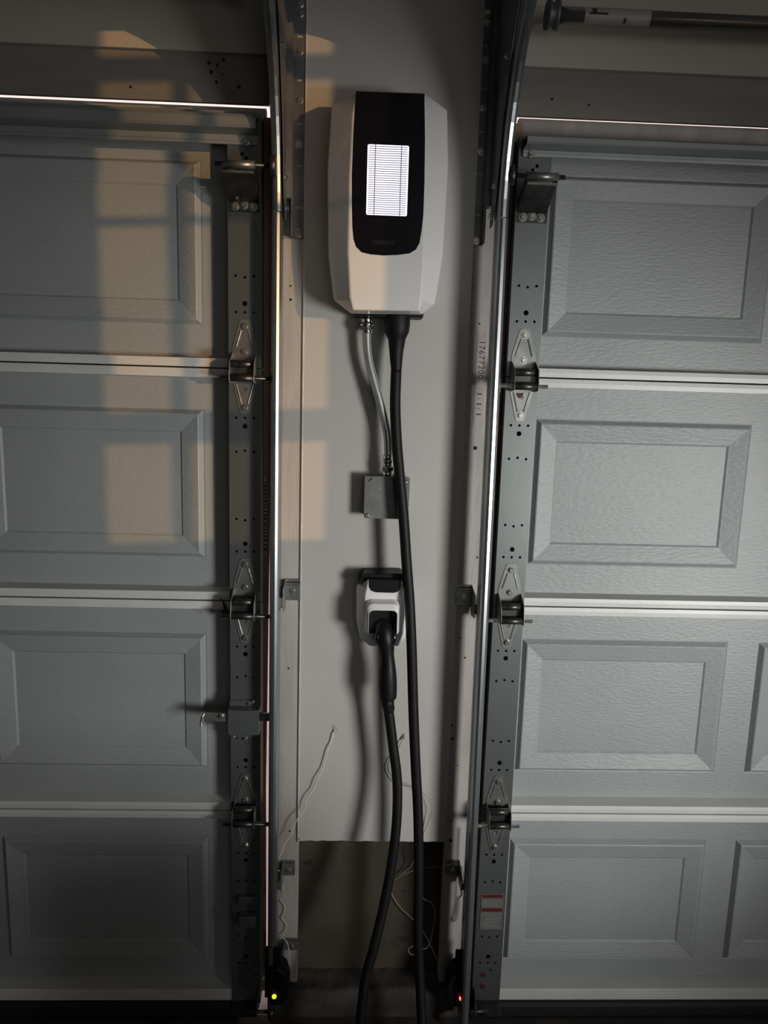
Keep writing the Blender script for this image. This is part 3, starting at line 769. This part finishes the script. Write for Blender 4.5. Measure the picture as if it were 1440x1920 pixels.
# ------------------------------------------------------------ charging cable: relief, cord, connector handle
cb = root('charging_cable', (.10, -.10, 0), 'thick black charging cable hanging from the charger with its connector plugged in the holster', 'cable')
YK = -.068
m = MB()
rows = [((745, 592), .0272), ((745, 593), .0275), ((745, 610), .0275), ((745, 612), .0268), ((744, 622), .0262), ((744, 627), .0240), ((744, 634), .0205), ((744, 636), .0190), ((743, 660), .0152), ((743, 693), .0118), ((743, 696), .0110)]
m.tube([at(x, y, YK-.012) for (x, y), r in rows], [r for p, r in rows], 24); m.build('strain_relief', 'blackrub', cb)
c1 = [at(743, 690, YK-.012), at(741, 760, -.082), at(744, 830, -.085), at(750, 900, -.090), at(757, 975, -.094), at(762, 1050, -.098), at(768, 1130, -.104), at(772, 1220, -.110), at(775, 1330, -.114), at(779, 1430, -.118),
      at(784, 1530, -.122), at(785, 1640, -.128), at(784, 1750, -.135), at(788, 1850, -.150)]
c2 = [at(727, 1322, -.108), at(731, 1350, -.108), at(737, 1400, -.110), at(744, 1455, -.114), at(745, 1510, -.120), at(741, 1570, -.128), at(731, 1640, -.138), at(717, 1710, -.152), at(700, 1780, -.17), at(683, 1850, -.19), ]
e1 = c1[-1]; e2 = c2[-1]
loop = [Vector((e1.x+.012, -.19, .055)), Vector((e1.x+.04, -.24, .014)), Vector((e1.x+.07, -.33, .0125)), Vector((e1.x+.04, -.46, .0125)), Vector((-.02, -.52, .0125)), Vector((-.14, -.47, .0125)), Vector((-.14, -.36, .0125)), Vector((e2.x-.035, -.28, .014)), Vector((e2.x-.018, -.245, .045))]
MB().tube(spline(c1+loop+c2[::-1], 7), .0118, 16).build('cord', 'blackrub', cb)
# connector: nose in the socket, bent neck, bulging grip, boot
hp = [((718, 1163), -.080, .016), ((718, 1172), -.092, .018), ((720, 1180), -.100, .0195), ((722, 1190), -.104, .0205), ((723, 1202), -.106, .0205), ((725, 1216), -.107, .0178), ((726, 1228), -.108, .0158), ((727, 1242), -.108, .0168),
      ((727, 1260), -.108, .0198), ((727, 1278), -.108, .0212), ((727, 1294), -.108, .0213), ((727, 1306), -.108, .0205), ((727, 1309), -.108, .0190)]
m = MB(); m.tube(spline([at(x, y, Y) for (x, y), Y, r in hp], 4), [0]*0 or [v.x for v in spline([(r, 0, 0) for p, Y, r in hp], 4)], 24)
hn = m.build('connector_handle', 'blackplastic', cb)
m = MB(); m.tube(spline([at(736, 1178, -.104), at(739, 1192, -.112), at(737, 1206, -.114)], 4), .006, 10); m.tube(spline([at(712, 1176, -.104), at(708, 1192, -.112), at(712, 1208, -.114)], 4), .006, 10)
m.build('release_latch', 'gloss', hn)
m = MB(); rows = [((727, 1307), .0145), ((727, 1320), .0150), ((728, 1322), .0140), ((729, 1330), .0138), ((729, 1333), .0125)]
m.tube([at(x, y, -.108) for (x, y), r in rows], [r for p, r in rows], 20); m.build('boot', 'blackrub', hn)

# ------------------------------------------------------------ sensors at the floor
def sensor(x, y, s, led, label, zb=.0):
    r = root('safety_sensor', (x, y, zb), label, 'sensor', 'door safety sensors')
    z = zb
    m = MB()
    m.prism([(x-s*.018, z+.115), (x+s*.004, z+.120), (x+s*.022, z+.105), (x+s*.030, z+.075), (x+s*.030, z+.040), (x+s*.020, z+.020), (x-s*.014, z+.016), (x-s*.022, z+.05)], lambda u, v, d: (u, d, v), y-.022, y+.030)
    b = m.build('housing', 'blackplastic', r, bevel=.004)
    m = MB(); m.tube([(x, y-.020, z+.082), (x, y-.028, z+.082)], [.013, .012], 20); m.build('lens', 'gloss', b)
    m = MB(); m.box(x-s*.012, x+s*.010, y-.006, y-.002, z+.10, z+.165); m.box(x-s*.03, x+s*.010, y+.0, y+.006, z+.02, z+.16); m.build('bracket', 'blackplastic', r, bevel=.001)
    return r, b
q = at(514, 1869, -.128)
sl_, hb = sensor(q.x+.004, -.104, 1, None, 'black safety sensor with a yellow green light at the foot of the left track', zb=q.z-.045)
m = MB(); m.tube([(q.x, -.122, q.z), (q.x, -.129, q.z), (q.x, -.131, q.z)], [.0055, .0055, .003], 16); m.build('indicator_light', 'ledcore', hb)
q = at(865, 1873, -.105)
sr_, hb = sensor(q.x-.006, -.080, -1, None, 'black safety sensor with a glowing red light at the foot of the right track', zb=q.z-.045)
m = MB(); m.tube([(q.x, -.100, q.z), (q.x, -.106, q.z), (q.x, -.1075, q.z)], [.0050, .0050, .003], 16); m.build('indicator_light', 'ledred', hb)

# ------------------------------------------------------------ thin wires
def wire(name, px, r, m, label, group=None, n=6):
    pts = [at(x, y, Y) for x, y, Y in px]
    o = MB().tube(spline(pts, n), r, 8).build(name, m); return tag(o, label, 'wire', group)
W = FY-.0015
wire('sensor_wire', [(629, 1366, W), (625, 1376, FY-.006), (621, 1390, W-.004), (614, 1408, W-.006), (606, 1440, W-.008), (594, 1462, W-.010), (589, 1478, -.036), (576, 1497, -.038), (571, 1517, -.040), (560, 1532, -.042), (551, 1548, -.044), (546, 1565, -.044), (534, 1582, -.044), (529, 1598, -.045), (520, 1613, -.047)],
     .0013, 'wire', 'thin white wire running from a hole in the wall down to the left track')
wire('sensor_wire', [(517, 1631, -.052), (524, 1633, -.052), (526, 1643, -.050), (526, 1652, -.040), (532, 1664, -.036), (531, 1674, -.034), (526, 1687, -.030), (533, 1697, -.026), (534, 1709, -.026), (530, 1716, -.025), (528, 1722, -.025), (536, 1732, -.026), (536, 1742, -.026), (531, 1752, -.028), (530, 1758, -.036), (538, 1766, -.042), (541, 1778, -.044), (543, 1796, -.040), (544, 1810, -.032)],
     .0012, 'wire', 'thin white wire wriggling down the left jamb over the brackets')
wire('sensor_wire', [(757, 1377, W), (752, 1392, FY-.008), (745, 1405, W-.002), (733, 1420, W-.004), (727, 1436, W-.006), (732, 1452, W-.010), (746, 1469, W-.014), (762, 1474, -.05), (780, 1478, -.05), (794, 1488, -.048), (805, 1500, -.045), (810, 1518, -.042), (804, 1538, -.036), (796, 1558, -.03), (793, 1566, -.028), (780, 1600, -.0), (770, 1625, .02), (745, 1645, .03), (735, 1654, .034), (733, 1672, .034), (748, 1698, .03), (770, 1720, .02), (790, 1741, .01), (800, 1758, -.01), (815, 1790, -.03), (829, 1820, -.045), (838, 1846, -.055)],
     .0010, 'dimwire', 'thin pale wire looping behind the black cables down to the right sensor')
wire('sensor_wire', [(866, 1636, -.024), (842, 1628, .0), (820, 1625, .01), (795, 1628, .015), (770, 1634, .02), (735, 1652, .03)],
     .0009, 'dimwire', 'faint thin wire crossing the dark concrete below the drywall to the right jamb')
wire('sensor_wire', [(793, 1683, .0), (798, 1688, -.0), (806, 1691, -.005), (814, 1702, -.01), (816, 1718, -.012), (811, 1745, -.014), (806, 1768, -.016), (799, 1778, -.018), (788, 1780, -.018), (775, 1790, -.015), (767, 1786, -.012), (767, 1778, -.01), (776, 1774, -.01), (790, 1776, -.012)],
     .0012, 'dimwire', 'thin white wire bowed out to the right of the cables near the floor')
o = MB().tube(spline([at(x, y, .0) for x, y in ((496, 1652), (498, 1668), (491, 1688), (490, 1712), (492, 1735), (496, 1752), (497, 1775))], 6), .0010, 8).build('door_wire', 'darkwire')
tag(o, 'thin dark wire hanging in the bright gap beside the left garage door', 'wire')
# loop of pale wire and strap beside the right track
wire('sensor_wire', [(866, 1625, -.030), (869, 1636, -.034), (870, 1645, -.036), (872, 1660, -.034), (873, 1680, -.032), (868, 1686, -.031)], .0018, 'dimwire', 'short pale wire end hooked on the right jamb beside the track')
wire('sensor_wire', [(880, 1560, -.05), (876, 1640, -.05), (873, 1700, -.05), (870, 1722, -.05), (867, 1733, -.05), (871, 1736, -.05), (875, 1726, -.05), (879, 1690, -.05)], .0020, 'dimwire', 'pale cord loop hanging close beside the right track near the floor')

# torn holes in the drywall where the wires come out
def torn(px, py, label, sc_=1.0):
    c = at(px, py, FY); random.seed(int(px))
    m = MB(); pts = []
    for k in range(14):
        a = 2*PI*k/14; r = random.uniform(.004, .009)*sc_; pts.append((c.x+r*math.cos(a)*.7, c.z+r*math.sin(a)*1.5))
    m.prism(pts, lambda u, v, d: (u, d, v), FY-.0002, FY-.0016)
    o = m.build('torn_hole', 'scuff'); tag(o, label, 'hole in wall', None)
    m = MB(); m.disc((c.x, FY-.0015, c.z), (0, -1, 0), .0026*sc_, .0004, 10); m.build('opening', 'hole', o)
    return o
torn(628, 1368, 'torn hole in the drywall left of the connector cord, where the white wire starts')
torn(756, 1382, 'torn hole in the drywall between the two hanging black cables')

# knots and nail holes in the jambs and headers (thin marks)
def marks(name, pts, Y, label, m_='hole', r=.003):
    m = MB()
    for x, y, k in pts:
        c = at(x, y, Y)
        rr = r*k; m.tube([(c.x, Y+.0004, c.z), (c.x, Y-.0006, c.z)], rr, 10)
    o = m.build(name, m_); tag(o, None, None, None, 'structure'); return o
marks('trim_10', [(392, 118, 1.2), (408, 123, 1.0), (396, 135, 1.3), (419, 112, 1.1), (406, 154, 1.2), (448, 163, 1.3), (245, 163, 1.0), (418, 140, .6)], YW, '')
marks('trim_11', [(1035, 186, .9), (1104, 197, .8)], YW, '')
marks('trim_12', [(545, 536, .7), (545, 562, 1.0), (543, 1558, .8), (541, 1253, .8), (891, 840, 1.5), (899, 607, .7), (897, 762, .8), (895, 1045, .8), (848, 1385, 1.3), (848, 1360, .8), (872, 1233, .8), (863, 1196, .7), (845, 1576, 1.6), (846, 1540, .9), (858, 1435, .6)], YW, '')
# two pale nail heads on the left header
o = marks('trim_13', [(456, 93, .9), (468, 93, .9)], YW-.0, '', 'bolt')

# leaf litter in the bright gap under the left door corner
random.seed(5)
for i, (px, py) in enumerate(((456, 1888), (466, 1893), (476, 1897), (527, 1889), (522, 1897))):
    d = FW*FPX+RT*(px-720)+DN*(py-960); t = (.003-CAMP.z)/d.z; c = CAMP+d*t
    m = MB(); a = random.uniform(0, 6)
    L = .010; pts = [(-L, 0), (-L*.3, L*.45), (L*.5, L*.4), (L, 0), (L*.4, -L*.35), (-L*.4, -L*.45)]
    tags_ = ['leftmost dry leaf on the bright ground under the left door corner', 'dry leaf second from the left under the left door corner', 'dry leaf nearest the left track on its left side, on the ground', 'dry leaf just right of the left track, nearer the wall', 'dry leaf just right of the left track, nearer the viewer']
    m.prism([(c.x+u*math.cos(a)-v*math.sin(a), c.y+u*math.sin(a)+v*math.cos(a)) for u, v in pts], lambda u, v, dd: (u, v, dd), c.z-.002, c.z+.001)
    tag(m.build('dry_leaf', 'leaf'), tags_[i], 'leaf', 'dry leaves at the left door corner')
